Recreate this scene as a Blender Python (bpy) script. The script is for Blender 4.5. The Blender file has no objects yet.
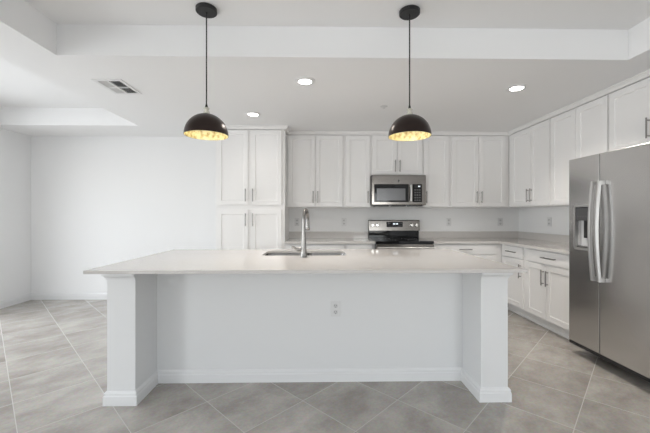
import bpy, bmesh, math, random
from mathutils import Vector, Matrix
random.seed(4)
C = bpy.context.scene
R = math.radians
PI = math.pi

# ------------------------------------------------------------------ camera
cd = bpy.data.cameras.new('camera')
cam = bpy.data.objects.new('camera', cd)
C.collection.objects.link(cam)
cam.location = (0, 0, 1.263)
cam.rotation_euler = (R(90), 0, R(-1.0))
cd.sensor_width = 36
cd.lens = 330 / 650 * 36
cd.shift_y = -1.5 / 650
cd.clip_start = 0.05
C.camera = cam

# ------------------------------------------------------------------ world, lights, exposure
w = bpy.data.worlds.new('world')
C.world = w
w.use_nodes = True
nt = w.node_tree
bg = nt.nodes['Background']
sky = nt.nodes.new('ShaderNodeTexSky')
sky.sky_type = 'NISHITA'
sky.sun_disc = False
sky.sun_elevation = R(50)
sky.sun_rotation = R(200)
nt.links.new(sky.outputs[0], bg.inputs[0])
bg.inputs[1].default_value = 0.16

VS = C.view_settings
VS.view_transform = 'Standard'
VS.look = 'None'
VS.gamma = 1
VS.use_curve_mapping = False
VS.exposure = 0.21

# room extents (metres)
XL, XR, YB, YF = -4.3, 3.055, 5.0, -4.2
ZC, ZT = 2.44, 2.67            # dropped ceiling, tray ceiling


def area(name, loc, rot, sx, sy, power, col, spread=180):
    l = bpy.data.lights.new(name, 'AREA')
    l.shape = 'RECTANGLE'
    l.size = sx
    l.size_y = sy
    l.energy = power
    l.color = col
    l.spread = R(spread)
    o = bpy.data.objects.new(name, l)
    C.collection.objects.link(o)
    o.location = loc
    o.rotation_euler = rot
    return o


# added daylight panels outside the guessed, unseen openings of left and rear walls
DAY = (0.94, 0.975, 1.0)
area('added_daylight_left_near', (XL - 0.55, 2.6, 1.35), (R(64), 0, R(-90)), 2.4, 2.1, 110, DAY)
area('added_daylight_left_far', (XL - 0.55, -2.7, 1.35), (R(64), 0, R(-90)), 2.4, 2.1, 190, DAY)
area('added_daylight_rear', (0, YF - 0.55, 1.35), (R(64), 0, 0), 2.3, 2.1, 20, DAY)
area('added_daylight_rear_side', (2.15, YF - 0.5, 1.40), (R(68), 0, 0), 1.4, 2.0, 62, DAY)


# ------------------------------------------------------------------ materials
def mat(name):
    m = bpy.data.materials.new(name)
    m.use_nodes = True
    return m, m.node_tree, m.node_tree.nodes['Principled BSDF']


def simple(name, col, rough=0.5, metal=0.0, bump=0.0, bscale=200, spec=0.5, var=0.0):
    m, t, b = mat(name)
    b.inputs['Base Color'].default_value = (*col, 1)
    b.inputs['Roughness'].default_value = rough
    b.inputs['Metallic'].default_value = metal
    b.inputs['Specular IOR Level'].default_value = spec
    tc = t.nodes.new('ShaderNodeTexCoord')
    n = t.nodes.new('ShaderNodeTexNoise')
    n.inputs['Scale'].default_value = bscale
    n.inputs['Detail'].default_value = 3
    t.links.new(tc.outputs['Object'], n.inputs['Vector'])
    if bump:
        bp = t.nodes.new('ShaderNodeBump')
        bp.inputs['Strength'].default_value = bump
        bp.inputs['Distance'].default_value = 0.002
        t.links.new(n.outputs['Fac'], bp.inputs['Height'])
        t.links.new(bp.outputs[0], b.inputs['Normal'])
    if var:
        mx = t.nodes.new('ShaderNodeMix')
        mx.data_type = 'RGBA'
        mx.inputs['A'].default_value = (*[c * (1 - var) for c in col], 1)
        mx.inputs['B'].default_value = (*[min(1, c * (1 + var)) for c in col], 1)
        t.links.new(n.outputs['Fac'], mx.inputs['Factor'])
        t.links.new(mx.outputs['Result'], b.inputs['Base Color'])
    return m


def emit(name, col, s):
    m, t, b = mat(name)
    b.inputs['Base Color'].default_value = (0.9, 0.9, 0.9, 1)
    b.inputs['Emission Color'].default_value = (*col, 1)
    b.inputs['Emission Strength'].default_value = s
    return m


M = {}
M['wall'] = simple('wall_paint', (0.88, 0.88, 0.88), 0.75, bump=0.15, bscale=160, spec=0.3)
M['ceil'] = simple('ceiling_paint', (0.92, 0.92, 0.92), 0.85, bump=0.2, bscale=90, spec=0.2)
M['trim'] = simple('trim_paint', (0.82, 0.82, 0.82), 0.4, spec=0.5)
M['cab'] = simple('cabinet_paint', (0.88, 0.87, 0.86), 0.38, bump=0.03, bscale=40)
M['island'] = simple('island_paint', (0.78, 0.785, 0.79), 0.5, bump=0.08, bscale=150)
M['handle'] = simple('satin_nickel', (0.30, 0.29, 0.28), 0.32, 1.0)
M['chrome'] = simple('brushed_nickel', (0.50, 0.49, 0.475), 0.38, 1.0)
M['faucet'] = simple('spot_resist_nickel', (0.27, 0.26, 0.25), 0.26, 1.0)
M['fhandle'] = simple('satin_aluminium', (0.54, 0.535, 0.53), 0.40, 0.9)
M['black'] = simple('black_plastic', (0.012, 0.012, 0.013), 0.35)
M['gloss'] = simple('black_glass', (0.006, 0.006, 0.007), 0.06, spec=0.28)
M['dark'] = simple('dark_grey_casing', (0.06, 0.06, 0.063), 0.45)
M['plate'] = simple('white_plastic', (0.74, 0.74, 0.74), 0.35)
M['islandtrim'] = simple('island_trim_paint', (0.82, 0.825, 0.83), 0.4)
M['slot'] = simple('grey_slot', (0.10, 0.10, 0.10), 0.5)
M['grey'] = simple('grey_plastic', (0.09, 0.09, 0.09), 0.4)
M['recep'] = simple('outlet_face', (0.62, 0.62, 0.62), 0.4)
M['window'] = simple('oven_window_mesh', (0.13, 0.13, 0.135), 0.22, 0.3)
M['knob'] = simple('knob_metal', (0.75, 0.74, 0.72), 0.25, 1.0)
M['vinyl'] = simple('white_frame', (0.8, 0.8, 0.8), 0.4)
M['shade'] = simple('dark_bronze_enamel', (0.032, 0.021, 0.018), 0.30, 0.6, var=0.25, bscale=25)
M['cordm'] = simple('black_cord', (0.01, 0.01, 0.01), 0.5)
M['canopym'] = simple('matte_black_metal', (0.02, 0.02, 0.021), 0.45, 0.3)
M['socket'] = simple('cream_glazed_fitting', (0.72, 0.70, 0.62), 0.2)
M['diff'] = emit('lit_diffuser', (1.0, 0.97, 0.93), 18)
M['bulb'] = emit('lit_bulb', (1.0, 0.95, 0.86), 17)
M['led'] = emit('lit_digits', (0.8, 0.9, 1.0), 1.2)


def steel(name, base, rough, axis):
    m, t, b = mat(name)
    b.inputs['Metallic'].default_value = 1
    b.inputs['Base Color'].default_value = (*base, 1)
    tc = t.nodes.new('ShaderNodeTexCoord')
    mp = t.nodes.new('ShaderNodeMapping')
    mp.inputs['Scale'].default_value = axis
    n = t.nodes.new('ShaderNodeTexNoise')
    n.inputs['Scale'].default_value = 1.0
    n.inputs['Detail'].default_value = 4
    t.links.new(tc.outputs['Object'], mp.inputs[0])
    t.links.new(mp.outputs[0], n.inputs['Vector'])
    mr = t.nodes.new('ShaderNodeMapRange')
    mr.inputs['To Min'].default_value = rough - 0.004
    mr.inputs['To Max'].default_value = rough + 0.004
    t.links.new(n.outputs['Fac'], mr.inputs[0])
    t.links.new(mr.outputs[0], b.inputs['Roughness'])
    bp = t.nodes.new('ShaderNodeBump')
    bp.inputs['Strength'].default_value = 0.0
    bp.inputs['Distance'].default_value = 0.001
    t.links.new(n.outputs['Fac'], bp.inputs['Height'])
    t.links.new(bp.outputs[0], b.inputs['Normal'])
    return m


M['steel'] = steel('brushed_stainless', (0.64, 0.632, 0.625), 0.25, (3, 3, 500))
M['steel2'] = steel('stainless_trim', (0.21, 0.195, 0.18), 0.16, (4, 4, 500))


def quartz():
    m, t, b = mat('quartz')
    tc = t.nodes.new('ShaderNodeTexCoord')
    n = t.nodes.new('ShaderNodeTexNoise')
    n.inputs['Scale'].default_value = 260
    n.inputs['Detail'].default_value = 4
    t.links.new(tc.outputs['Object'], n.inputs['Vector'])
    r = t.nodes.new('ShaderNodeValToRGB')
    r.color_ramp.elements[0].position = 0.35
    r.color_ramp.elements[0].color = (0.57, 0.545, 0.525, 1)
    r.color_ramp.elements[1].position = 0.6
    r.color_ramp.elements[1].color = (0.67, 0.645, 0.622, 1)
    t.links.new(n.outputs['Fac'], r.inputs[0])
    t.links.new(r.outputs[0], b.inputs['Base Color'])
    b.inputs['Roughness'].default_value = 0.06
    return m


M['quartz'] = quartz()


def tile():
    m, t, b = mat('porcelain_floor_tile')
    L = t.links.new
    tc = t.nodes.new('ShaderNodeTexCoord')
    mp = t.nodes.new('ShaderNodeMapping')       # laid diagonally to the room
    mp.vector_type = 'POINT'
    mp.inputs['Rotation'].default_value = (0, 0, R(-45))
    L(tc.outputs['Object'], mp.inputs[0])
    S = 0.4572
    ad = t.nodes.new('ShaderNodeVectorMath')
    ad.operation = 'ADD'
    ad.inputs[1].default_value = (-0.30 * S + 20 * S, -0.645 * S + 20 * S, 0)
    L(mp.outputs[0], ad.inputs[0])
    br = t.nodes.new('ShaderNodeTexBrick')
    br.offset = 0
    br.squash = 1
    br.inputs['Scale'].default_value = 1
    br.inputs['Mortar Size'].default_value = 0.0022
    br.inputs['Mortar Smooth'].default_value = 0.1
    br.inputs['Bias'].default_value = 0
    br.inputs['Brick Width'].default_value = S
    br.inputs['Row Height'].default_value = S
    br.inputs['Color1'].default_value = (0, 0, 0, 1)
    br.inputs['Color2'].default_value = (1, 1, 1, 1)
    L(ad.outputs[0], br.inputs['Vector'])
    # each tile gets its own patch of the cloudy pattern
    off = t.nodes.new('ShaderNodeVectorMath')
    off.operation = 'MULTIPLY_ADD'
    off.inputs[1].default_value = (17.3, 9.1, 5.7)
    L(br.outputs['Color'], off.inputs[0])
    L(ad.outputs[0], off.inputs[2])
    st = t.nodes.new('ShaderNodeMapping')
    st.inputs['Scale'].default_value = (1.0, 1.5, 1)
    L(off.outputs[0], st.inputs[0])
    n1 = t.nodes.new('ShaderNodeTexNoise')
    n1.inputs['Scale'].default_value = 2.9
    n1.inputs['Detail'].default_value = 7
    n1.inputs['Roughness'].default_value = 0.62
    n1.inputs['Distortion'].default_value = 0.2
    L(st.outputs[0], n1.inputs['Vector'])
    n2 = t.nodes.new('ShaderNodeTexNoise')
    n2.inputs['Scale'].default_value = 60
    n2.inputs['Detail'].default_value = 4
    L(off.outputs[0], n2.inputs['Vector'])
    cr = t.nodes.new('ShaderNodeValToRGB')
    e = cr.color_ramp.elements
    e[0].position = 0.31
    e[0].color = (0.325, 0.296, 0.267, 1)
    e[1].position = 0.69
    e[1].color = (0.53, 0.500, 0.460, 1)
    L(n1.outputs['Fac'], cr.inputs[0])
    mx = t.nodes.new('ShaderNodeMix')
    mx.data_type = 'RGBA'
    mx.blend_type = 'OVERLAY'
    mx.inputs['Factor'].default_value = 0.22
    L(cr.outputs[0], mx.inputs['A'])
    L(n2.outputs['Color'], mx.inputs['B'])
    hs = t.nodes.new('ShaderNodeHueSaturation')
    vr = t.nodes.new('ShaderNodeMapRange')
    vr.inputs['To Min'].default_value = 0.94
    vr.inputs['To Max'].default_value = 1.06
    L(br.outputs['Color'], vr.inputs[0])
    L(vr.outputs[0], hs.inputs['Value'])
    L(mx.outputs['Result'], hs.inputs['Color'])
    gm = t.nodes.new('ShaderNodeMix')
    gm.data_type = 'RGBA'
    L(br.outputs['Fac'], gm.inputs['Factor'])
    L(hs.outputs[0], gm.inputs['A'])
    gm.inputs['B'].default_value = (0.54, 0.52, 0.495, 1)
    L(gm.outputs['Result'], b.inputs['Base Color'])
    ro = t.nodes.new('ShaderNodeMapRange')
    ro.inputs['To Min'].default_value = 0.20
    ro.inputs['To Max'].default_value = 0.7
    L(br.outputs['Fac'], ro.inputs[0])
    L(ro.outputs[0], b.inputs['Roughness'])
    bp = t.nodes.new('ShaderNodeBump')
    bp.invert = True
    bp.inputs['Strength'].default_value = 0.3
    bp.inputs['Distance'].default_value = 0.001
    L(br.outputs['Fac'], bp.inputs['Height'])
    L(bp.outputs[0], b.inputs['Normal'])
    return m


M['tile'] = tile()


def gold():
    m, t, b = mat('gold_leaf')
    L = t.links.new
    tc = t.nodes.new('ShaderNodeTexCoord')
    v = t.nodes.new('ShaderNodeTexVoronoi')
    v.inputs['Scale'].default_value = 26
    n = t.nodes.new('ShaderNodeTexNoise')
    n.inputs['Scale'].default_value = 38
    n.inputs['Detail'].default_value = 5
    L(tc.outputs['Object'], v.inputs['Vector'])
    L(tc.outputs['Object'], n.inputs['Vector'])
    r = t.nodes.new('ShaderNodeValToRGB')
    r.color_ramp.elements[0].position = 0.33
    r.color_ramp.elements[0].color = (0.52, 0.37, 0.11, 1)
    r.color_ramp.elements[1].position = 0.58
    r.color_ramp.elements[1].color = (0.95, 0.88, 0.56, 1)
    L(n.outputs['Fac'], r.inputs[0])
    L(r.outputs[0], b.inputs['Base Color'])
    b.inputs['Metallic'].default_value = 0.5
    b.inputs['Roughness'].default_value = 0.42
    bp = t.nodes.new('ShaderNodeBump')
    bp.inputs['Strength'].default_value = 0.6
    bp.inputs['Distance'].default_value = 0.004
    L(v.outputs['Distance'], bp.inputs['Height'])
    L(bp.outputs[0], b.inputs['Normal'])
    return m


M['gold'] = gold()


def pane_mat():
    m, t, b = mat('clear_glass')
    out = t.nodes['Material Output']
    tr = t.nodes.new('ShaderNodeBsdfTransparent')
    gl = t.nodes.new('ShaderNodeBsdfGlossy')
    gl.inputs['Roughness'].default_value = 0.02
    mx = t.nodes.new('ShaderNodeMixShader')
    mx.inputs[0].default_value = 0.06
    t.links.new(tr.outputs[0], mx.inputs[1])
    t.links.new(gl.outputs[0], mx.inputs[2])
    t.links.new(mx.outputs[0], out.inputs[0])
    return m


M['pane'] = pane_mat()


# ------------------------------------------------------------------ mesh helpers
def box(bm, x0, x1, y0, y1, z0, z1):
    vs = [bm.verts.new((x, y, z)) for z in (z0, z1) for y in (y0, y1) for x in (x0, x1)]
    for f in ((0, 2, 3, 1), (4, 5, 7, 6), (0, 1, 5, 4), (2, 6, 7, 3), (0, 4, 6, 2), (1, 3, 7, 5)):
        bm.faces.new([vs[i] for i in f])
    return vs


def tube(bm, pts, radii, n=16, caps=True):
    pts = [Vector(p) for p in pts]
    if not isinstance(radii, (list, tuple)):
        radii = [radii] * len(pts)
    rings = []
    up = None
    for i, p in enumerate(pts):
        a = pts[max(0, i - 1)]
        b = pts[min(len(pts) - 1, i + 1)]
        d = (b - a).normalized()
        if up is None:
            up = Vector((0, 0, 1)) if abs(d.z) < 0.9 else Vector((1, 0, 0))
        u = (up - d * up.dot(d)).normalized()
        v = d.cross(u)
        up = u
        rings.append([bm.verts.new(p + (u * math.cos(2 * PI * k / n) + v * math.sin(2 * PI * k / n)) * radii[i])
                      for k in range(n)])
    for i in range(len(rings) - 1):
        for k in range(n):
            bm.faces.new((rings[i][k], rings[i][(k + 1) % n], rings[i + 1][(k + 1) % n], rings[i + 1][k]))
    if caps:
        bm.faces.new(list(reversed(rings[0])))
        bm.faces.new(rings[-1])


def lathe(bm, prof, cx=0, cy=0, n=32, cap=True):
    """prof: list of (radius, z) from one end to the other"""
    rings = []
    for r, z in prof:
        if r < 1e-5:
            rings.append([bm.verts.new((cx, cy, z))])
        else:
            rings.append([bm.verts.new((cx + r * math.cos(2 * PI * k / n), cy + r * math.sin(2 * PI * k / n), z))
                          for k in range(n)])
    for a, b in zip(rings, rings[1:]):
        for k in range(n):
            k2 = (k + 1) % n
            if len(a) == 1 and len(b) == 1:
                continue
            if len(a) == 1:
                bm.faces.new((a[0], b[k], b[k2]))
            elif len(b) == 1:
                bm.faces.new((a[k2], a[k], b[0]))
            else:
                bm.faces.new((a[k], b[k], b[k2], a[k2]))
    if cap:
        for r in (rings[0], rings[-1]):
            if len(r) > 2:
                bm.faces.new(r)


def sweep(bm, prof, path, caps=True, closed_prof=True):
    """prof: (outward, z) points; path: XY points; outward = right of the direction of travel; mitred corners"""
    P = [Vector((p[0], p[1])) for p in path]
    rings = []
    for i, p in enumerate(P):
        ns = []
        if i > 0:
            d = (P[i] - P[i - 1]).normalized()
            ns.append(Vector((d.y, -d.x)))
        if i < len(P) - 1:
            d = (P[i + 1] - P[i]).normalized()
            ns.append(Vector((d.y, -d.x)))
        if len(ns) == 2:
            m = (ns[0] + ns[1]).normalized()
            m = m / m.dot(ns[0])
        else:
            m = ns[0]
        rings.append([bm.verts.new((p.x + m.x * o, p.y + m.y * o, z)) for o, z in prof])
    k = len(prof)
    for a, b in zip(rings, rings[1:]):
        for j in range(k if closed_prof else k - 1):
            bm.faces.new((a[j], a[(j + 1) % k], b[(j + 1) % k], b[j]))
    if caps:
        bm.faces.new(rings[0])
        bm.faces.new(list(reversed(rings[-1])))


def fin(bm):
    bmesh.ops.recalc_face_normals(bm, faces=bm.faces)


def obj(name, bm, m, parent=None, bev=0.0, smooth=False, label=None, recalc=True, seg=2):
    if recalc:
        fin(bm)
    me = bpy.data.meshes.new(name)
    bm.to_mesh(me)
    bm.free()
    for mm in (m if isinstance(m, list) else [m]):
        me.materials.append(mm)
    o = bpy.data.objects.new(name, me)
    C.collection.objects.link(o)
    if parent:
        o.parent = parent
    if smooth:
        for p in me.polygons:
            p.use_smooth = True
        es = o.modifiers.new('split', 'EDGE_SPLIT')
        es.split_angle = R(40)
    if bev:
        b = o.modifiers.new('bevel', 'BEVEL')
        b.width = bev
        b.segments = seg
        b.limit_method = 'ANGLE'
        b.angle_limit = R(40)
        b.harden_normals = False
    if label:
        o['label'] = label
    return o


def thing(name, label, cat, loc=(0, 0, 0), rz=0, group=None):
    o = bpy.data.objects.new(name, None)
    o.empty_display_size = 0.1
    C.collection.objects.link(o)
    o.location = loc
    o.rotation_euler = (0, 0, R(rz))
    o['label'] = label
    o['category'] = cat
    if group:
        o['group'] = group
    return o


def tag(o, label, cat, group=None):
    o['label'] = label
    o['category'] = cat
    if group:
        o['group'] = group
    return o


def struct(name, bm, m, parent=None, **k):
    o = obj(name, bm, m, parent, **k)
    if parent is None:
        o['kind'] = 'structure'
    return o


def dup(root, loc, label, rz=None, group=None):
    r = root.copy()
    C.collection.objects.link(r)
    r.location = loc
    if rz is not None:
        r.rotation_euler = (0, 0, R(rz))
    r['label'] = label
    if group:
        r['group'] = group
    for ch in list(root.children):
        c = ch.copy()
        C.collection.objects.link(c)
        c.parent = r
        for g in ch.children:
            d = g.copy()
            C.collection.objects.link(d)
            d.parent = c
    return r


NB = bmesh.new

# ------------------------------------------------------------------ room shell
bm = NB()
box(bm, XL - 0.15, XR + 0.15, YF - 0.15, YB + 0.15, -0.12, 0)
struct('floor', bm, M['tile'])

# ceiling: dropped field with two raised trays
TX0, TX1, TY1 = -1.934, 2.346, 2.465
LX1, LY1 = -2.385, 4.385
xs = [XL - 0.15, XL, LX1, TX0, TX1, XR, XR + 0.15]
ys = [YF - 0.15, YF + 0.6, -1.2, TY1, LY1, YB, YB + 0.15]


def cz(x, y):
    if XL < x < LX1 and YF + 0.6 < y < LY1:
        return ZT
    if TX0 < x < TX1 and -1.2 < y < TY1:
        return ZT
    return ZC


bm = NB()
Zc = {}
for i in range(len(xs) - 1):
    for j in range(len(ys) - 1):
        z = cz((xs[i] + xs[i + 1]) / 2, (ys[j] + ys[j + 1]) / 2)
        Zc[i, j] = z
        bm.faces.new([bm.verts.new(p) for p in ((xs[i], ys[j], z), (xs[i], ys[j + 1], z), (xs[i + 1], ys[j + 1], z), (xs[i + 1], ys[j], z))])
for (i, j), z in Zc.items():
    if (i + 1, j) in Zc and abs(Zc[i + 1, j] - z) > 0.01:
        x = xs[i + 1]
        f = [(x, ys[j], ZC), (x, ys[j + 1], ZC), (x, ys[j + 1], ZT), (x, ys[j], ZT)]
        if Zc[i + 1, j] < z:
            f.reverse()
        bm.faces.new([bm.verts.new(p) for p in f])
    if (i, j + 1) in Zc and abs(Zc[i, j + 1] - z) > 0.01:
        y = ys[j + 1]
        f = [(xs[i], y, ZC), (xs[i + 1], y, ZC), (xs[i + 1], y, ZT), (xs[i], y, ZT)]
        if Zc[i, j + 1] > z:
            f.reverse()
        bm.faces.new([bm.verts.new(p) for p in f])
bmesh.ops.remove_doubles(bm, verts=bm.verts, dist=1e-4)
# slab above closes the ceiling off
box(bm, XL - 0.15, XR + 0.15, YF - 0.15, YB + 0.15, ZT + 0.03, ZT + 0.15)
box(bm, XL - 0.15, XL - 0.1, YF - 0.15, YB + 0.15, ZC + 0.001, ZT + 0.03)
box(bm, XR + 0.1, XR + 0.15, YF - 0.15, YB + 0.15, ZC + 0.001, ZT + 0.03)
box(bm, XL - 0.1, XR + 0.1, YF - 0.15, YF - 0.1, ZC + 0.001, ZT + 0.03)
box(bm, XL - 0.1, XR + 0.1, YB + 0.1, YB + 0.15, ZC + 0.001, ZT + 0.03)
struct('ceiling', bm, M['ceil'], recalc=False)

bm = NB()
box(bm, XL - 0.15, XR + 0.15, YB, YB + 0.15, 0, ZC)
struct('wall_back', bm, M['wall'])
bm = NB()
box(bm, XR, XR + 0.15, YF, YB, 0, ZC)
struct('wall_right', bm, M['wall'])
# left wall with two unseen openings, guessed to let daylight in
LD = [(-3.9, -1.5), (1.4, 3.8)]
LZ = 2.15
bm = NB()
box(bm, XL - 0.15, XL, YF, LD[0][0], 0, ZC)
box(bm, XL - 0.15, XL, LD[0][1], LD[1][0], 0, ZC)
box(bm, XL - 0.15, XL, LD[1][1], YB, 0, ZC)
for a, b in LD:
    box(bm, XL - 0.15, XL, a, b, LZ, ZC)
struct('wall_left', bm, M['wall'])
# rear wall behind the camera; both openings guessed to bring in daylight
RX0, RX1, RZ = -1.2, 1.15, 2.15
WX0, WX1, WZ0, WZ1 = 1.45, 2.85, 0.25, 2.20
bm = NB()
box(bm, XL - 0.15, RX0, YF - 0.15, YF, 0, ZC)
box(bm, RX0, RX1, YF - 0.15, YF, RZ, ZC)
box(bm, RX1, WX0, YF - 0.15, YF, 0, ZC)
box(bm, WX0, WX1, YF - 0.15, YF, 0, WZ0)
box(bm, WX0, WX1, YF - 0.15, YF, WZ1, ZC)
box(bm, WX1, XR + 0.15, YF - 0.15, YF, 0, ZC)
struct('wall_rear', bm, M['wall'])


def glazing(name, n, w, h, loc, rz):
    """n panels in a frame w x h, local x along the wall, y = 0 plane"""
    r = bpy.data.objects.new(name, None)
    C.collection.objects.link(r)
    r['kind'] = 'structure'
    r.location = loc
    r.rotation_euler = (0, 0, R(rz))
    pw = w / n
    for k in range(n):
        a = k * pw
        b = a + pw
        t = 0.045
        y = 0.0 if k % 2 == 0 else 0.045
        bm = NB()
        box(bm, a + .002, a + t, y, y + 0.04, .002, h - .002)
        box(bm, b - t, b - .002, y, y + 0.04, .002, h - .002)
        box(bm, a + t, b - t, y, y + 0.04, .002, t)
        box(bm, a + t, b - t, y, y + 0.04, h - t, h - .002)
        f = obj('window_frame', bm, M['vinyl'], r)
        bm = NB()
        box(bm, a + t, b - t, y + 0.017, y + 0.023, t, h - t)
        obj('window_pane', bm, M['pane'], f)
    return r


glazing('added_door_1', 2, LD[1][1] - LD[1][0], LZ, (XL - 0.03, LD[1][0], 0), 90)  # unseen glazed doors, added for the daylight they let in
glazing('added_door_2', 2, LD[0][1] - LD[0][0], LZ, (XL - 0.03, LD[0][0], 0), 90)
glazing('added_door_3', 2, RX1 - RX0, RZ, (RX0, YF - 0.12, 0), 0)
glazing('added_window_1', 1, WX1 - WX0, WZ1 - WZ0, (WX0, YF - 0.10, WZ0), 0)  # unseen window, added to bring daylight from behind

BP = [(0, 0), (0.014, 0), (0.014, 0.066), (0.011, 0.072), (0.011, 0.084), (0.006, 0.094), (0.003, 0.100), (0, 0.100)]
BPw = [(o + 0.0005, z) for o, z in BP]
bm = NB(); sweep(bm, BPw, [(XL, LD[0][1] + .01), (XL, LD[1][0] - .01)]); sweep(bm, BPw, [(XL, LD[1][1] + .01), (XL, YB - .0005)])
struct('baseboard_left', bm, M['trim'])
bm = NB(); sweep(bm, BPw, [(XL + .016, YB), (-1.38, YB)])
struct('baseboard_back', bm, M['trim'])
bm = NB(); sweep(bm, BPw, [(XR, 2.0), (XR, YF + .02)])
struct('baseboard_right', bm, M['trim'])

# crown moulding around the tops of the cabinets
CR = [(0.0005, 2.3965), (0.022, 2.3965), (0.022, 2.402), (0.028, 2.410), (0.036, 2.424), (0.048, 2.431), (0.048, 2.4395), (0.0005, 2.4395)]
PX0, PX1, PY = -1.372, -0.458, 4.40
UY, UX = 4.672, 2.713
bm = NB()
sweep(bm, CR, [(PX0, YB - .001), (PX0, PY), (PX1, PY), (PX1, UY), (UX, UY), (UX, 2.18)])
struct('trim_1', bm, M['cab'])


# ------------------------------------------------------------------ cabinetry
def door_mesh(bm, w, h, rail=0.058, t=0.02, rec=0.008):
    """shaker front, x 0..w, z 0..h, face at y=-t, back at y=0"""
    r2 = rail + 0.006
    def ring(i, y):
        return [bm.verts.new(p) for p in ((i, y, i), (w - i, y, i), (w - i, y, h - i), (i, y, h - i))]
    e = 0.0025
    b0 = ring(0, 0)
    b1 = ring(0, -t + e)
    b2 = ring(e, -t)
    b3 = ring(rail, -t)
    b4 = ring(r2, -t + rec)
    seq = [b0, b1, b2, b3, b4]
    for a, b in zip(seq, seq[1:]):
        for k in range(4):
            bm.faces.new((a[k], a[(k + 1) % 4], b[(k + 1) % 4], b[k]))
    bm.faces.new(b4)
    bm.faces.new(list(reversed(b0)))


def slab_mesh(bm, w, h, t=0.02):
    e = 0.0025
    def ring(i, y):
        return [bm.verts.new(p) for p in ((i, y, i), (w - i, y, i), (w - i, y, h - i), (i, y, h - i))]
    seq = [ring(0, 0), ring(0, -t + e), ring(e, -t)]
    for a, b in zip(seq, seq[1:]):
        for k in range(4):
            bm.faces.new((a[k], a[(k + 1) % 4], b[(k + 1) % 4], b[k]))
    bm.faces.new(seq[-1])
    bm.faces.new(list(reversed(seq[0])))


def pull(parent, x, z, vertical, L=0.168, y=-0.0205):
    bm = NB()
    h = L / 2
    q = h - 0.02
    yo = y - 0.030
    if vertical:
        tube(bm, [(x, yo, z - h), (x, yo, z + h)], 0.0062, 12)
        for s in (-q, q):
            tube(bm, [(x, y, z + s), (x, yo, z + s)], 0.005, 10)
    else:
        tube(bm, [(x - h, yo, z), (x + h, yo, z)], 0.0062, 12)
        for s in (-q, q):
            tube(bm, [(x + s, y, z), (x + s, yo, z)], 0.005, 10)
    return obj('handle', bm, M['handle'], parent, smooth=True)


def door(parent, x0, x1, z0, z1, hx=None, hz=None, name='door'):
    bm = NB()
    door_mesh(bm, x1 - x0, z1 - z0)
    bmesh.ops.translate(bm, verts=bm.verts, vec=(x0, -0.0008, z0))
    d = obj(name, bm, M['cab'], parent)
    if hx is not None:
        pull(d, hx, hz, True)
    return d


def drawer(parent, x0, x1, z0, z1, L=0.168):
    bm = NB()
    slab_mesh(bm, x1 - x0, z1 - z0)
    bmesh.ops.translate(bm, verts=bm.verts, vec=(x0, -0.0008, z0))
    d = obj('drawer', bm, M['cab'], parent)
    pull(d, (x0 + x1) / 2, (z0 + z1) / 2, False, L)
    return d


def body(parent, w, d, z0, z1, name='cabinet_box'):
    bm = NB()
    box(bm, 0, w, 0, d, z0, z1)
    return obj(name, bm, M['cab'], parent, bev=0.0012)


UZ0, UZ1 = 1.372, 2.396       # upper boxes
DZ0, DZ1 = 1.384, 2.384       # upper doors
UD = YB - UY - 0.001


def upper(label, x0, x1, doors, hz=1.515, rz=0, z0=UZ0, dz0=DZ0, y=UY):
    """doors: list of (xa, xb, side) in world coordinates along the run; side of the pull l / r"""
    if rz == 0:
        t = thing('wall_cabinet', label, 'cabinet', (x0, y, 0), 0, 'white wall cabinets')
        cv = lambda v: v - x0
    else:
        t = thing('wall_cabinet', label, 'cabinet', (y, x0, 0), -90, 'white wall cabinets')
        cv = lambda v: x0 - v
    wd = abs(x1 - x0)
    body(t, wd, UD if rz == 0 else XR - y - 0.001, z0, UZ1)
    for a, b, s in doors:
        a, b = cv(a), cv(b)
        hx = a + 0.030 if s == 'l' else b - 0.030
        door(t, a, b, dz0, DZ1, hx, hz)
    return t


# back run of wall cabinets
upper('white two-door wall cabinet beside the tall pantry cabinet', -0.4565, 0.3505,
      [(-0.438, -0.056, 'r'), (-0.051, 0.329, 'l')])
upper('narrow one-door white wall cabinet just left of the microwave', 0.3515, 0.7325, [(0.373, 0.716, 'r')])
upper('short two-door white wall cabinet directly above the microwave', 0.7335, 1.4755,
      [(0.751, 1.102, 'r'), (1.107, 1.459, 'l')], hz=1.955, z0=1.8185, dz0=1.833)
upper('narrow one-door white wall cabinet just right of the microwave', 1.4765, 1.8605, [(1.486, 1.842, 'l')])
t = upper('two-door white wall cabinet on the back wall next to the room corner', 1.8615, 2.7105,
          [(1.884, 2.266, 'r'), (2.271, 2.654, 'l')])

# right run of wall cabinets (local x runs towards the camera)
upper('first white two-door wall cabinet on the right wall, nearest the corner', 4.6710, 3.807,
      [(4.574, 4.168, 'r'), (4.163, 3.818, 'l')], rz=-90, y=UX)
upper('white two-door wall cabinet on the right wall between corner cabinet and refrigerator', 3.806, 3.033,
      [(3.796, 3.424, 'r'), (3.419, 3.043, 'l')], rz=-90, y=UX, hz=1.515)
upper('white two-door wall cabinet above the refrigerator', 3.032, 2.18,
      [(3.022, 2.612, 'r'), (2.607, 2.194, 'l')], rz=-90, y=UX, hz=1.972, z0=1.815, dz0=1.828)

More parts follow.
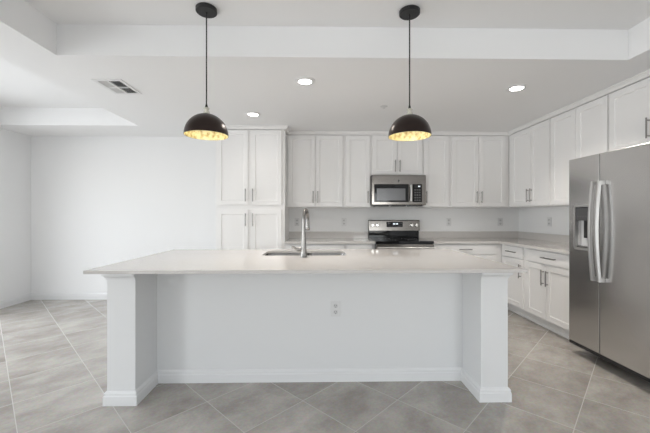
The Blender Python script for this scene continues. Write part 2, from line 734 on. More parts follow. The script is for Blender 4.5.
# pantry
p = thing('pantry_cabinet', 'tall white four-door pantry cabinet at the left end of the back wall', 'cabinet', (PX0, PY, 0), 0)
body(p, PX1 - PX0, YB - PY - 0.001, 0.105, UZ1)
bm = NB(); box(bm, 0.002, PX1 - PX0 - 0.002, 0.06, 0.56, 0.0, 0.105)
obj('toe_kick', bm, M['cab'], p)
for a, b, s in ((-1.350, -0.942, 'r'), (-0.906, -0.497, 'l')):
    a -= PX0; b -= PX0
    hx = b - 0.03 if s == 'r' else a + 0.03
    door(p, a, b, 1.395, 2.386, hx, 1.525)
    door(p, a, b, 0.125, 1.335, hx, 1.200)


# base cabinets
BY, BX = 4.402, 2.452
BZ = 0.882


def base(label, x0, x1, y, drawers, doors, rz=0, kick=True):
    if rz == 0:
        t = thing('base_cabinet', label, 'cabinet', (x0, y, 0), 0, 'white base cabinets')
        cv = lambda v: v - x0
        d = YB - y - 0.001
    else:
        t = thing('base_cabinet', label, 'cabinet', (y, x0, 0), -90, 'white base cabinets')
        cv = lambda v: x0 - v
        d = XR - y - 0.001
    wd = abs(x1 - x0)
    body(t, wd, d, 0.118, BZ)
    bm = NB()
    box(bm, 0, wd, 0.092, d, 0, 0.118)
    k = obj('toe_kick', bm, M['cab'], t)
    bm = NB()
    sweep(bm, [(0.0005, 0), (0.016, 0), (0.016, 0.012), (0.010, 0.022), (0.0005, 0.026)], [(0, 0.092), (wd, 0.092)])
    obj('shoe_moulding', bm, M['trim'], k)
    for a, b, L in drawers:
        drawer(t, cv(a), cv(b), 0.736, 0.868, L)
    for a, b, s in doors:
        a, b = cv(a), cv(b)
        door(t, a, b, 0.135, 0.722, a + 0.032 if s == 'l' else b - 0.032, 0.585)
    return t


base('white base cabinet with drawer behind the faucet, beside the pantry', -0.4565, 0.3505, BY,
     [(-0.438, 0.330, 0.168)], [(-0.438, -0.056, 'r'), (-0.051, 0.330, 'l')])
base('narrow white base cabinet with drawer just left of the range', 0.3515, 0.7395, BY,
     [(0.370, 0.708, 0.168)], [(0.370, 0.708, 'l')])
base('white base cabinet with drawer just right of the range', 1.5075, 2.4505, BY,
     [(1.534, 2.362, 0.172)], [(1.534, 1.946, 'r'), (1.951, 2.362, 'l')])
base('narrow white base cabinet with one drawer at the kitchen corner, right wall', 4.401, 3.869, BX,
     [(4.335, 3.905, 0.20)], [(4.335, 3.905, 'r')], rz=-90)
base('wide white base cabinet with one drawer and two doors beside the refrigerator', 3.868, 3.022, BX,
     [(3.842, 3.040, 0.21)], [(3.842, 3.503, 'r'), (3.497, 3.040, 'l')], rz=-90)


# countertops
def ctop(bm, x0, x1, y0, y1, z0=0.8835, z1=0.914):
    box(bm, x0, x1, y0, y1, z0, z1)


bm = NB(); ctop(bm, -0.4565, 0.7395, 4.345, YB - .001)
c1 = tag(obj('countertop', bm, M['quartz'], bev=0.002), 'pale quartz countertop between the pantry cabinet and the range', 'countertop')
bm = NB(); box(bm, -0.4565, 0.7395, YB - 0.021, YB - 0.0015, 0.9142, 1.013)
obj('backsplash', bm, M['quartz'], c1, bev=0.0015)
bm = NB()
z0, z1 = 0.8835, 0.914
poly = [(1.5075, YB - .001), (1.5075, 4.345), (2.40, 4.345), (2.40, 3.022), (XR - .001, 3.022), (XR - .001, YB - .001)]
bot = [bm.verts.new((x, y, z0)) for x, y in poly]
top = [bm.verts.new((x, y, z1)) for x, y in poly]
bm.faces.new(bot); bm.faces.new(top)
for i in range(6):
    bm.faces.new((bot[i], bot[(i + 1) % 6], top[(i + 1) % 6], top[i]))
c2 = tag(obj('countertop', bm, M['quartz'], bev=0.002), 'L-shaped pale quartz countertop in the corner right of the range', 'countertop')
bm = NB()
box(bm, 1.5075, XR - .0215, YB - 0.021, YB - 0.0015, 0.9142, 1.013)
obj('backsplash', bm, M['quartz'], c2, bev=0.0015)
bm = NB()
box(bm, XR - 0.021, XR - 0.0015, 3.022, YB - 0.0015, 0.9142, 1.013)
obj('backsplash', bm, M['quartz'], c2, bev=0.0015)

# ------------------------------------------------------------------ island
IZ = 0.914
it = thing('kitchen_island', 'long white kitchen island with square end posts facing the camera', 'kitchen island', (-0.065, 2.7, 0))
OX, OY = -0.065, 2.7
XA, XB = -1.412, 1.282        # outer faces of the end posts
PI_L, PI_R = -1.224, 1.096    # inner faces of the end posts
PF, RF, IB = 2.220, 2.512, 3.30


def isl(bm):
    bmesh.ops.translate(bm, verts=bm.verts, vec=(-OX, -OY, 0))
    return bm


bm = NB()
box(bm, XA, XB, RF, RF + 0.11, 0.0, IZ - 0.0225)
box(bm, XA, XA + 0.02, RF + 0.11, IB, 0.0, IZ - 0.0225)
box(bm, XB - 0.02, XB, RF + 0.11, IB, 0.0, IZ - 0.0225)
box(bm, XA + 0.02, XB - 0.02, IB - 0.02, IB, 0.10, IZ - 0.0225)
box(bm, XA + 0.02, XB - 0.02, IB - 0.09, IB - 0.07, 0.0, 0.10)
obj('island_body', isl(bm), M['island'], it)
for a, b in ((XA, PI_L), (PI_R, XB)):
    bm = NB()
    box(bm, a, b, PF, RF - 0.0005, 0.0, IZ - 0.0225)
    po = obj('end_post', isl(bm), M['island'], it, bev=0.002)
    bm = NB()
    cap = [(0.0005, 0.832), (0.004, 0.832), (0.006, 0.844), (0.018, 0.858), (0.023, 0.860), (0.023, IZ - 0.023), (0.0005, IZ - 0.023)]
    if a == XA:
        path = [(a, RF + 0.4), (a, PF), (b, PF)]
    else:
        path = [(a, PF), (b, PF), (b, RF + 0.4)]
    sweep(bm, cap, path)
    obj('post_cap', isl(bm), M['island'], po)
IBP = [(0.0005, 0), (0.017, 0), (0.017, 0.060), (0.013, 0.066), (0.013, 0.080), (0.006, 0.090), (0.0005, 0.095)]
bm = NB()
sweep(bm, IBP, [(XA, IB), (XA, PF), (PI_L, PF), (PI_L, RF), (PI_R, RF), (PI_R, PF), (XB, PF), (XB, IB)])
obj('base_moulding', isl(bm), M['islandtrim'], it)
# doors on the working side
k = 0
for a, b in ((-1.37, -0.97), (-0.96, -0.56), (-0.50, -0.13), (-0.12, 0.25), (0.90, 1.25)):
    bm = NB()
    door_mesh(bm, b - a, 0.74)
    bmesh.ops.rotate(bm, verts=bm.verts, cent=(0, 0, 0), matrix=Matrix.Rotation(PI, 3, 'Z'))
    bmesh.ops.translate(bm, verts=bm.verts, vec=(b, IB + 0.0008, 0.125))
    obj('door', isl(bm), M['cab'], it)

# island countertop with the sink cut out
CX0, CX1, CY0, CY1 = -1.482, 1.336, 2.096, 3.382
SX0, SX1, SY0, SY1 = -0.500, 0.240, 2.850, 3.235


def rrect(x0, x1, y0, y1, r, n=6):
    pts = []
    for cx, cy, a0 in ((x1 - r, y0 + r, -90), (x1 - r, y1 - r, 0), (x0 + r, y1 - r, 90), (x0 + r, y0 + r, 180)):
        for k in range(n + 1):
            a = R(a0 + 90 * k / n)
            pts.append((cx + r * math.cos(a), cy + r * math.sin(a)))
    return pts


bm = NB()
out = [(CX0, CY0), (CX1, CY0), (CX1, CY1), (CX0, CY1)]
inn = rrect(SX0, SX1, SY0, SY1, 0.05)
za, zb = IZ - 0.022, IZ
for z in (za, zb):
    ov = [bm.verts.new((x, y, z)) for x, y in out]
    iv = [bm.verts.new((x, y, z)) for x, y in inn]
    es = [bm.edges.new((ov[i], ov[(i + 1) % 4])) for i in range(4)]
    es += [bm.edges.new((iv[i], iv[(i + 1) % len(iv)])) for i in range(len(iv))]
    bmesh.ops.triangle_fill(bm, edges=es, use_beauty=True)
    if z == za:
        o0, i0 = ov, iv
for i in range(4):
    bm.faces.new((o0[i], o0[(i + 1) % 4], ov[(i + 1) % 4], ov[i]))
for i in range(len(iv)):
    bm.faces.new((i0[i], i0[(i + 1) % len(iv)], iv[(i + 1) % len(iv)], iv[i]))
tag(obj('countertop', bm, M['quartz'], bev=0.0015), 'long overhanging pale quartz countertop on the island, with sink cutout', 'countertop')

# sink
s = thing('sink', 'double-bowl stainless undermount sink set in the island countertop', 'sink', (-0.13, 3.04, 0.70))
SO = Vector((-0.13, 3.04, 0.70))
zt = IZ - 0.0235
mid = (-0.125)
for a, b in ((SX0 - 0.008, mid - 0.012), (mid + 0.012, SX1 + 0.008)):
    bm = NB()
    rings = []
    for ins, z in ((-0.010, zt), (0.0, zt), (0.004, zt - 0.02), (0.010, 0.72), (0.03, 0.705), (0.10, 0.702)):
        rr = rrect(a + ins, b - ins, SY0 - 0.008 + ins, SY1 + 0.008 - ins, max(0.02, 0.055 - ins * 0.3))
        rings.append([bm.verts.new((x, y, z)) for x, y in rr])
    for r0, r1 in zip(rings, rings[1:]):
        n = len(r0)
        for i in range(n):
            bm.faces.new((r0[i], r0[(i + 1) % n], r1[(i + 1) % n], r1[i]))
    bm.faces.new(rings[-1])
    bmesh.ops.translate(bm, verts=bm.verts, vec=-SO)
    bw = obj('bowl', bm, M['faucet'], s, smooth=True)
    bm = NB()
    lathe(bm, [(0.045, 0.7025), (0.045, 0.705), (0.03, 0.704), (0.0, 0.703)], (a + b) / 2, 3.06, 24, cap=False)
    bmesh.ops.translate(bm, verts=bm.verts, vec=-SO)
    obj('drain', bm, M['chrome'], bw, smooth=True)

# faucet
fx, fy = -0.128, 2.725
f = thing('faucet', 'tall brushed nickel pull-down faucet standing on the island beside the sink', 'faucet', (fx, fy, IZ))
bm = NB()
lathe(bm, [(0.0, 0.0005), (0.029, 0.0005), (0.029, 0.005), (0.026, 0.012), (0.024, 0.05), (0.021, 0.11), (0.0165, 0.18), (0.0135, 0.23), (0.0, 0.23)], cap=False)
obj('faucet_body', bm, M['faucet'], f, smooth=True)
arc = []
H0, RR = 0.23, 0.078
arc.append((0, 0, 0.225))
arc.append((0, 0, 0.26))
dx, dy = 0.17, 0.985
for k in range(0, 17):
    a = PI - (PI * 1.0) * k / 16
    q = RR + RR * math.cos(a)
    arc.append((dx * q, dy * q, 0.305 + RR * 1.12 * math.sin(a)))
bm = NB()
tube(bm, arc, [0.0132] * len(arc), 16)
obj('spout', bm, M['faucet'], f, smooth=True)
q = 2 * RR
bm = NB()
tube(bm, [(dx * q, dy * q, 0.303), (dx * q, dy * q, 0.29), (dx * q, dy * q, 0.24), (dx * q, dy * q, 0.222), (dx * q, dy * q, 0.216)],
     [0.0135, 0.0155, 0.0175, 0.019, 0.0165], 18)
obj('spray_head', bm, M['faucet'], f, smooth=True)
bm = NB()
tube(bm, [(-0.015, 0, 0.066), (-0.052, 0, 0.066)], [0.019, 0.018], 16)
tube(bm, [(-0.050, 0, 0.066), (-0.060, 0, 0.072), (-0.084, -0.004, 0.084), (-0.100, -0.006, 0.088)], [0.015, 0.011, 0.0085, 0.007], 12)
obj('lever_handle', bm, M['faucet'], f, smooth=True)


# ------------------------------------------------------------------ electrical outlets
def outlet(label, loc, rz, horizontal=False):
    t = thing('wall_outlet', label, 'outlet', loc, rz, 'white electrical outlets')
    bm = NB(); box(bm, -0.037, 0.037, -0.0090, -0.0006, -0.059, 0.059)
    obj('cover_plate', bm, M['plate'], t, bev=0.002)
    for zz in (0.024, -0.024):
        bm = NB()
        lathe(bm, [(0.0, -0.0), (0.0165, 0.0), (0.0165, 0.002), (0.0, 0.002)], n=24, cap=False)
        bmesh.ops.rotate(bm, verts=bm.verts, cent=(0, 0, 0), matrix=Matrix.Rotation(R(90), 3, 'X'))
        bmesh.ops.translate(bm, verts=bm.verts, vec=(0, -0.0091, zz))
        rc = obj('receptacle', bm, M['recep'], t)
        bm = NB()
        box(bm, -0.0085, -0.0055, -0.0121, -0.0112, zz - 0.002, zz + 0.008)
        box(bm, 0.0055, 0.0085, -0.0121, -0.0112, zz - 0.002, zz + 0.007)
        tube(bm, [(0, -0.0112, zz - 0.009), (0, -0.0121, zz - 0.009)], 0.0028, 10)
        obj('slot', bm, M['slot'], rc)
    return t


outlet('white duplex outlet on the front panel of the island', (0.124, RF, 0.550), 0)
for x, l in ((-0.335, 'leftmost white outlet on the back wall, behind the faucet'),
             (0.375, 'white outlet on the back wall left of the range'),
             (1.972, 'white outlet on the back wall right of the range'),
             (2.765, 'white outlet on the back wall nearest the room corner')):
    outlet(l, (x, YB, 1.157), 0)
outlet('white outlet on the right wall above the corner countertop', (XR, 4.32, 1.173), -90)

# ------------------------------------------------------------------ range
RX = 0.7405
RW = 0.762
rg = thing('kitchen_range', 'stainless steel electric range with black glass cooktop and raised back panel', 'range', (RX, 4.30, -0.0))


bm = NB(); box(bm, 0.001, RW - 0.001, 0.03, 0.695, 0.03, 0.885)
obj('oven_body', bm, M['dark'], rg, bev=0.002)
bm = NB(); box(bm, 0.04, RW - 0.04, 0.06, 0.65, 0.0, 0.03)
obj('base_plinth', bm, M['black'], rg)
bm = NB(); box(bm, -0.001, RW + 0.001, -0.005, 0.695, 0.8855, 0.921)
ct = obj('cooktop', bm, M['gloss'], rg, bev=0.004)
for cx, cy, r in ((0.20, 0.20, 0.11), (0.56, 0.20, 0.085), (0.20, 0.47, 0.085), (0.56, 0.47, 0.11)):
    bm = NB()
    lathe(bm, [(r, 0.9212), (r, 0.9218), (r - 0.004, 0.9218), (r - 0.004, 0.9212)], cx, cy, 40, cap=False)
    obj('burner_ring', bm, M['grey'], ct)
# back panel
bm = NB(); box(bm, 0.006, RW - 0.006, 0.628, 0.697, 0.9215, 1.040)
obj('lower_back_panel', bm, M['gloss'], rg, bev=0.003)
bm = NB()
pr = [(0.600, 1.028), (0.612, 1.178), (0.622, 1.188), (0.697, 1.188), (0.697, 1.041), (0.618, 1.041)]
va = [bm.verts.new((0.0, y, z)) for y, z in pr]
vb = [bm.verts.new((RW, y, z)) for y, z in pr]
bm.faces.new(va); bm.faces.new(vb)
for i in range(len(pr)):
    j = (i + 1) % len(pr)
    bm.faces.new((va[i], va[j], vb[j], vb[i]))
bk = obj('control_panel', bm, M['steel2'], rg, bev=0.003)
bm = NB(); box(bm, 0.265, 0.505, 0.597, 0.603, 1.085, 1.160)
ds = obj('display', bm, M['gloss'], bk, bev=0.002)
bm = NB()
for x in (0.36, 0.378, 0.402, 0.420):
    box(bm, x, x + 0.011, 0.5962, 0.5969, 1.122, 1.140)
obj('clock_digits', bm, M['led'], ds)
for r_ in range(2):
    for c_ in range(3):
        for x0 in (0.280, 0.445):
            bm = NB()
            box(bm, x0 + c_ * 0.018, x0 + c_ * 0.018 + 0.010, 0.5962, 0.5969, 1.098 + r_ * 0.03, 1.106 + r_ * 0.03)
            obj('button', bm, M['grey'], ds)
for x in (0.052, 0.122, 0.640, 0.710):
    bm = NB()
    lathe(bm, [(0.0, 0.0), (0.026, 0.0), (0.026, 0.006), (0.021, 0.010), (0.019, 0.028), (0.0, 0.029)], n=24, cap=False)
    bmesh.ops.rotate(bm, verts=bm.verts, cent=(0, 0, 0), matrix=Matrix.Rotation(R(90), 3, 'X'))
    bmesh.ops.translate(bm, verts=bm.verts, vec=(x, 0.606, 1.112))
    kb = obj('knob', bm, M['knob'], bk, smooth=True)
    bm = NB(); box(bm, x - 0.003, x + 0.003, 0.570, 0.5768, 1.095, 1.130)
    obj('knob_grip', bm, M['knob'], kb)
bm = NB(); box(bm, 0.003, RW - 0.003, -0.012, 0.029, 0.215, 0.880)
dr = obj('oven_door', bm, M['steel2'], rg, bev=0.004)
bm = NB(); box(bm, 0.12, RW - 0.12, -0.0135, -0.0121, 0.36, 0.70)
obj('oven_window', bm, M['gloss'], dr, bev=0.001)
bm = NB()
tube(bm, [(0.008, -0.062, 0.838), (RW - 0.02, -0.062, 0.838)], 0.0165, 16)
for x in (0.06, RW - 0.06):
    tube(bm, [(x, -0.012, 0.838), (x, -0.062, 0.838)], 0.011, 12)
obj('handle', bm, M['chrome'], dr, smooth=True)
bm = NB(); box(bm, 0.003, RW - 0.003, -0.010, 0.029, 0.035, 0.208)
obj('storage_drawer', bm, M['steel2'], rg, bev=0.004)

# ------------------------------------------------------------------ microwave
mw = thing('microwave', 'stainless steel over-the-range microwave with black glass door', 'microwave', (0.734, 4.575, 1.380))
MWW, MH = 0.758, 0.4375
mw.location.x = 0.7275
bm = NB(); box(bm, 0, MWW, 0.025, 0.4235, 0.024, MH)
obj('casing', bm, M['dark'], mw, bev=0.002)
bm = NB()
box(bm, 0.002, MWW - 0.002, -0.012, 0.0245, 0.024, MH)
fr = obj('front_fascia', bm, M['steel2'], mw, bev=0.006)
bm = NB(); box(bm, 0.035, 0.515, -0.0185, -0.0125, 0.062, 0.312)
mdoor = obj('door', bm, M['gloss'], mw, bev=0.003)
bm = NB(); box(bm, 0.068, 0.468, -0.0202, -0.0187, 0.085, 0.252)
obj('door_window', bm, M['window'], mdoor, bev=0.001)
bm = NB()
tube(bm, [(0.541, -0.046, 0.075), (0.541, -0.052, 0.187), (0.541, -0.046, 0.300)], 0.013, 14)
for z in (0.092, 0.283):
    tube(bm, [(0.541, -0.0125, z), (0.541, -0.047, z)], 0.009, 10)
obj('handle', bm, M['chrome'], mdoor, smooth=True)
bm = NB(); box(bm, 0.570, 0.700, -0.0185, -0.0125, 0.062, 0.312)
cp = obj('control_panel', bm, M['gloss'], mw, bev=0.003)
bm = NB(); box(bm, 0.592, 0.680, -0.0195, -0.0187, 0.262, 0.296)
dd = obj('display', bm, M['black'], cp)
bm = NB()
for x in (0.645, 0.655, 0.665):
    box(bm, x, x + 0.007, -0.0202, -0.0197, 0.272, 0.288)
obj('clock_digits', bm, M['led'], dd)
for r_ in range(5):
    for c_ in range(3):
        z = 0.078 + r_ * 0.036
        x = 0.592 + c_ * 0.031
        bm = NB()
        box(bm, x, x + 0.024, -0.0195, -0.0187, z, z + 0.020)
        obj('button', bm, M['grey'], cp)
bm = NB()
lathe(bm, [(0.0, 0.0), (0.013, 0.0), (0.013, 0.0012), (0.0, 0.0012)], n=24, cap=False)
bmesh.ops.rotate(bm, verts=bm.verts, cent=(0, 0, 0), matrix=Matrix.Rotation(R(90), 3, 'X'))
bmesh.ops.translate(bm, verts=bm.verts, vec=(0.375, -0.0125, 0.358))
obj('round_badge', bm, M['grey'], fr, label='small round grey badge')
bm = NB()
for k in range(3):
    a = 0.05 + k * 0.235
    box(bm, a, a + 0.19, -0.008, 0.09, 0.004, 0.0235)
obj('vent_grille', bm, M['black'], mw)

# ------------------------------------------------------------------ refrigerator
FW, FH = 0.832, 1.778
fg = thing('refrigerator', 'stainless steel side-by-side refrigerator with ice and water dispenser', 'refrigerator', (2.315, 3.020, 0), -90)
FD = XR - 2.315 - 0.03
bm = NB(); box(bm, 0.004, FW - 0.004, 0.072, FD, 0.094, FH - 0.022)
obj('cabinet_body', bm, M['dark'], fg, bev=0.004)
bm = NB(); box(bm, 0.003, FW - 0.003, 0.001, 0.0715, 0.088, 0.1145)
box(bm, 0.012, FW - 0.012, 0.33, FD - 0.02, 0.004, 0.0938)
obj('base_grille', bm, M['black'], fg)
for x in (0.05, FW - 0.05):
    bm = NB(); tube(bm, [(x, 0.30, 0.0), (x, 0.30, 0.0938)], 0.018, 12)
    obj('foot', bm, M['black'], fg)
for x in (0.04, FW - 0.04):
    bm = NB(); box(bm, x - 0.03, x + 0.03, 0.02, 0.13, FH - 0.0215, FH - 0.004)
    obj('hinge_cover', bm, M['dark'], fg, bev=0.003)
D0, D1 = 0.116, FH - 0.006
SM = 0.330
# freezer door with dispenser pocket
bm = NB()
hx0, hx1, hz0, hz1 = 0.083, 0.233, 0.972, 1.335
yF, yB_, yP = 0.0, 0.068, 0.050
def rect(x0, x1, z0, z1, y):
    return [bm.verts.new(p) for p in ((x0, y, z0), (x1, y, z0), (x1, y, z1), (x0, y, z1))]
A = rect(0.0, SM, D0, D1, yB_)
e = 0.004
B = rect(0.0, SM, D0, D1, yF + e)
B2 = rect(0.001, SM - 0.001, D0 + 0.001, D1 - 0.001, yF + 0.001)
B3 = rect(e, SM - e, D0 + e * .6, D1 - e * .6, yF)
Cc = rect(hx0, hx1, hz0, hz1, yF)
Dd = rect(hx0 + .003, hx1 - .003, hz0 + .003, hz1 - .003, yP)
for p_, q_ in ((A, B), (B, B2), (B2, B3), (B3, Cc), (Cc, Dd)):
    for i in range(4):
        j = (i + 1) % 4
        bm.faces.new((p_[i], p_[j], q_[j], q_[i]))
bm.faces.new(Dd)
bm.faces.new(list(reversed(A)))
fz = obj('freezer_door', bm, M['steel'], fg)
bm = NB()
o_ = rrect(hx0 - 0.017, hx1 + 0.017, hz0 - 0.017, hz1 + 0.017, 0.025, 5)
i_ = rrect(hx0 + 0.001, hx1 - 0.001, hz0 + 0.001, hz1 - 0.001, 0.012, 5)
lay = []
for pts, y in ((o_, -0.0006), (o_, -0.009), (i_, -0.009), (i_, 0.03)):
    lay.append([bm.verts.new((x, y, z)) for x, z in pts])
for p_, q_ in zip(lay, lay[1:]):
    n = len(p_)
    for i in range(n):
        bm.faces.new((p_[i], p_[(i + 1) % n], q_[(i + 1) % n], q_[i]))
obj('dispenser_frame', bm, M['fhandle'], fz)
bm = NB(); box(bm, hx0 + 0.003, hx1 - 0.003, -0.004, 0.045, 1.215, hz1 - 0.004)
dc = obj('dispenser_control', bm, M['dark'], fz, bev=0.003, label='dark dispenser control panel')
for k in range(4):
    bm = NB()
    box(bm, hx0 + 0.02 + k * 0.029, hx0 + 0.038 + k * 0.029, -0.0048, -0.0042, 1.245, 1.256)
    obj('button', bm, M['grey'], dc)
bm = NB(); box(bm, hx0 + 0.05, hx1 - 0.05, 0.030, 0.040, 1.06, 1.214)
obj('dispenser_paddle', bm, M['black'], fz, bev=0.003)
bm = NB(); box(bm, hx0 + 0.006, hx1 - 0.006, 0.002, 0.046, hz0 + 0.004, hz0 + 0.014)
obj('drip_tray', bm, M['grey'], fz, bev=0.002)
bm = NB()
box(bm, hx0 + 0.0035, hx1 - 0.0035, 0.0465, 0.0495, hz0 + 0.016, 1.214)
obj('dispenser_back', bm, M['recep'], fz)

bm = NB()
box(bm, SM + 0.007, FW, 0.0, 0.068, D0, D1)
rd = obj('refrigerator_door', bm, M['steel'], fg, bev=0.003, seg=2)


def bow(parent, x):
    bm = NB()
    n = 16
    z0, z1 = 0.716, 1.542
    rings = []
    for k in range(n + 1):
        u = k / n
        z = z0 + (z1 - z0) * u
        y = -0.038 - 0.026 * math.sin(PI * u)
        wv, tv = 0.0155, 0.013
        rings.append([bm.verts.new((x + a * wv, y + b * tv, z)) for a, b in
                      ((-1, 0.6), (-0.6, -1), (0.6, -1), (1, 0.6), (0.6, 1), (-0.6, 1))])
    for p_, q_ in zip(rings, rings[1:]):
        for i in range(6):
            bm.faces.new((p_[i], p_[(i + 1) % 6], q_[(i + 1) % 6], q_[i]))
    bm.faces.new(rings[0]); bm.faces.new(rings[-1])
    for z in (z0 + 0.016, z1 - 0.016):
        box(bm, x - 0.014, x + 0.014, -0.030, -0.0008, z - 0.016, z + 0.016)
    return obj('handle', bm, M['fhandle'], parent, bev=0.003, smooth=False)


bow(fz, SM - 0.019)
bow(rd, SM + 0.046)

# ------------------------------------------------------------------ pendants
def pendant(label, x, y):
    t = thing('pendant_light', label, 'pendant light', (x, y, ZT), 0, 'dome pendant lights above the island')
    bm = NB()
    lathe(bm, [(0.0, -0.0006), (0.066, -0.0006), (0.070, -0.004), (0.070, -0.024), (0.066, -0.028), (0.0, -0.028)], n=48, cap=False)
    cn = obj('canopy', bm, M['canopym'], t, smooth=True)
    bm = NB()
    lathe(bm, [(0.0, -0.0285), (0.008, -0.0285), (0.008, -0.034), (0.0055, -0.036), (0.0045, -0.062), (0.0, -0.062)], n=16, cap=False)
    obj('strain_relief', bm, M['cordm'], cn, smooth=True)
    zr = 1.804 - ZT
    zt_ = zr + 0.148
    bm = NB()
    tube(bm, [(0, 0, -0.0625), (0, 0, zt_ + 0.066)], 0.0045, 10)
    obj('cord', bm, M['cordm'], t, smooth=True)
    bm = NB()
    lathe(bm, [(0.0, zt_ + 0.0655), (0.0055, zt_ + 0.0655), (0.010, zt_ + 0.044), (0.0, zt_ + 0.044)], n=16, cap=False)
    obj('cord_grip', bm, M['cordm'], t, smooth=True)
    bm = NB()
    lathe(bm, [(0.0, zt_ + 0.0435), (0.012, zt_ + 0.0435), (0.019, zt_ + 0.039), (0.019, zt_ + 0.033), (0.011, zt_ + 0.026), (0.018, zt_ + 0.018),
               (0.022, zt_ + 0.001), (0.0, zt_ + 0.001)], n=24, cap=False)
    obj('socket_cap', bm, M['socket'], t, smooth=True)
    bm = NB()
    pro, pri = [], []
    for k in range(0, 19):
        a = PI / 2 * k / 18
        pro.append((0.1445 * math.sin(a), zr + 0.148 * math.cos(a)))
    pin = [(0.1430 * math.sin(PI / 2 * k / 18), zr + 0.1465 * math.cos(PI / 2 * k / 18)) for k in range(18, -1, -1)]
    pro[0] = (0.0, pro[0][1]); pin[-1] = (0.0, pin[-1][1])
    lathe(bm, pro + pin, n=64, cap=False)
    sh = obj('shade', bm, M['shade'], t, smooth=True, label='dark bronze dome shade')
    bm = NB()
    q1 = [(0.1424 * math.sin(PI / 2 * k / 18), zr + 0.1459 * math.cos(PI / 2 * k / 18)) for k in range(0, 19)]
    q2 = [(0.1414 * math.sin(PI / 2 * k / 18), zr + 0.1449 * math.cos(PI / 2 * k / 18)) for k in range(18, -1, -1)]
    q1[0] = (0.0, q1[0][1]); q2[-1] = (0.0, q2[-1][1])
    lathe(bm, q1 + q2, n=64, cap=False)
    obj('shade_lining', bm, M['gold'], sh, smooth=True, label='gold leaf lining of the shade')
    bm = NB()
    lathe(bm, [(0.0, zr + 0.1445), (0.019, zr + 0.1445), (0.019, zr + 0.118), (0.0, zr + 0.118)], n=20, cap=False)
    obj('lamp_socket', bm, M['cordm'], t, smooth=True)
    bm = NB()
    lathe(bm, [(0.013, zr + 0.1175), (0.016, zr + 0.110), (0.024, zr + 0.096), (0.025, zr + 0.084), (0.020, zr + 0.070), (0.010, zr + 0.063), (0.0, zr + 0.061)], n=24, cap=False)
    obj('bulb', bm, M['bulb'], t, smooth=True)
    return t


pl = pendant('black dome pendant lamp, the left of two, hanging above the island', -0.768, 2.262)
pr_ = dup(pl, (0.622, 2.262, ZT), 'black dome pendant lamp, the right of two, hanging above the island')


# ------------------------------------------------------------------ recessed lights
def downlight(label, x, y, z=ZC, power=5.0):
    t = thing('recessed_light', label, 'ceiling light', (x, y, z), 0, 'round recessed ceiling lights')
    bm = NB()
    lathe(bm, [(0.058, -0.0008), (0.092, -0.0008), (0.092, -0.004), (0.074, -0.010), (0.058, -0.010)], n=48, cap=False)
    vs = None
    obj('trim_ring', bm, M['trim'], t, smooth=True)
    bm = NB()
    lathe(bm, [(0.0, -0.001), (0.057, -0.001), (0.057, -0.007), (0.0, -0.008)], n=48, cap=False)
    obj('diffuser', bm, M['diff'], t, smooth=True)
    l = bpy.data.lights.new('downlight_lamp', 'AREA')
    l.shape = 'DISK'
    l.size = 0.11
    l.energy = power
    l.spread = R(125)
    l.color = (1.0, 0.93, 0.85)
    o = bpy.data.objects.new('downlight_lamp', l)
    C.collection.objects.link(o)
    o.parent = t
    o.location = (0, 0, -0.012)
    return t


downlight('lit recessed ceiling light nearest the middle, between the two pendants', -0.125, 2.90, ZC, 10.0)
downlight('lit recessed ceiling light above the tall pantry cabinet front', -0.772, 3.86, ZC, 0.8)
downlight('lit recessed ceiling light on the right, near the right wall cabinets', 1.825, 3.02, ZC, 9.0)

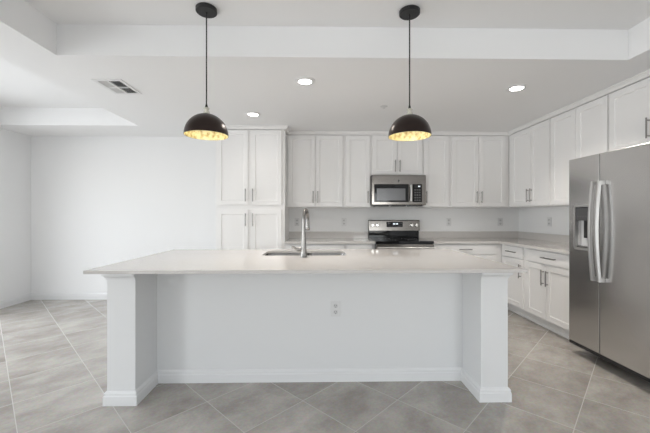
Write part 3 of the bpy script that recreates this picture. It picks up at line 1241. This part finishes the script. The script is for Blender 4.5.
# ------------------------------------------------------------------ ceiling vent
vt = thing('ceiling_vent', 'white rectangular air vent with louvres set in the dropped ceiling', 'vent', (-1.845, 3.06, ZC))
bm = NB()
a, b, c, d = 0.128, 0.172, 0.098, 0.142
for x0, x1, y0, y1 in ((-a, a, -b, -d), (-a, a, d, b), (-a, -c, -d, d), (c, a, -d, d)):
    box(bm, x0, x1, y0, y1, -0.007, -0.0008)
box(bm, -0.006, 0.006, -d, d, -0.012, -0.0008)
box(bm, -c, c, -0.006, 0.006, -0.012, -0.0008)
obj('vent_frame', bm, M['trim'], vt)
bm = NB(); box(bm, -c, c, -d, d, -0.0007, -0.0002)  # black sheet under the ceiling, standing in for the shade inside the duct
obj('dark_vent_backing', bm, M['black'], vt)
for sx_ in (-1, 1):
    for sy_ in (-1, 1):
        bm = NB()
        x0, x1 = (0.008, c - 0.002) if sx_ > 0 else (-c + 0.002, -0.008)
        y0, y1 = (0.008, d - 0.002) if sy_ > 0 else (-d + 0.002, -0.008)
        n = 5
        for k in range(n):
            cx = x0 + (x1 - x0) * (k + 0.5) / n
            s_ = 0.0085
            off = 0.005 if sx_ > 0 else -0.005
            v = [bm.verts.new(p) for p in ((cx - off, y0, -0.0015), (cx + off, y0, -0.011), (cx + off, y1, -0.011), (cx - off, y1, -0.0015))]
            v2 = [bm.verts.new(p) for p in ((cx - off + .001, y0, -0.0013), (cx + off + .001, y0, -0.0108), (cx + off + .001, y1, -0.0108), (cx - off + .001, y1, -0.0013))]
            bm.faces.new(v); bm.faces.new(list(reversed(v2)))
            for i in range(4):
                j = (i + 1) % 4
                bm.faces.new((v[i], v2[i], v2[j], v[j]))
        obj('louvre', bm, M['trim'], vt)

# small ceiling fitting between the lights
sp = thing('sprinkler_head', 'small white round fitting on the ceiling between the right pendant and the wall cabinets', 'ceiling fitting', (0.70, 3.56, ZC))
bm = NB()
lathe(bm, [(0.0, -0.0006), (0.040, -0.0006), (0.040, -0.003), (0.034, -0.006), (0.012, -0.008), (0.0, -0.008)], n=32, cap=False)
obj('cover_plate', bm, M['plate'], sp, smooth=True)
bm = NB()
lathe(bm, [(0.0, -0.0083), (0.006, -0.0083), (0.006, -0.020), (0.014, -0.021), (0.014, -0.023), (0.0, -0.023)], n=20, cap=False)
obj('deflector', bm, M['plate'], sp, smooth=True)
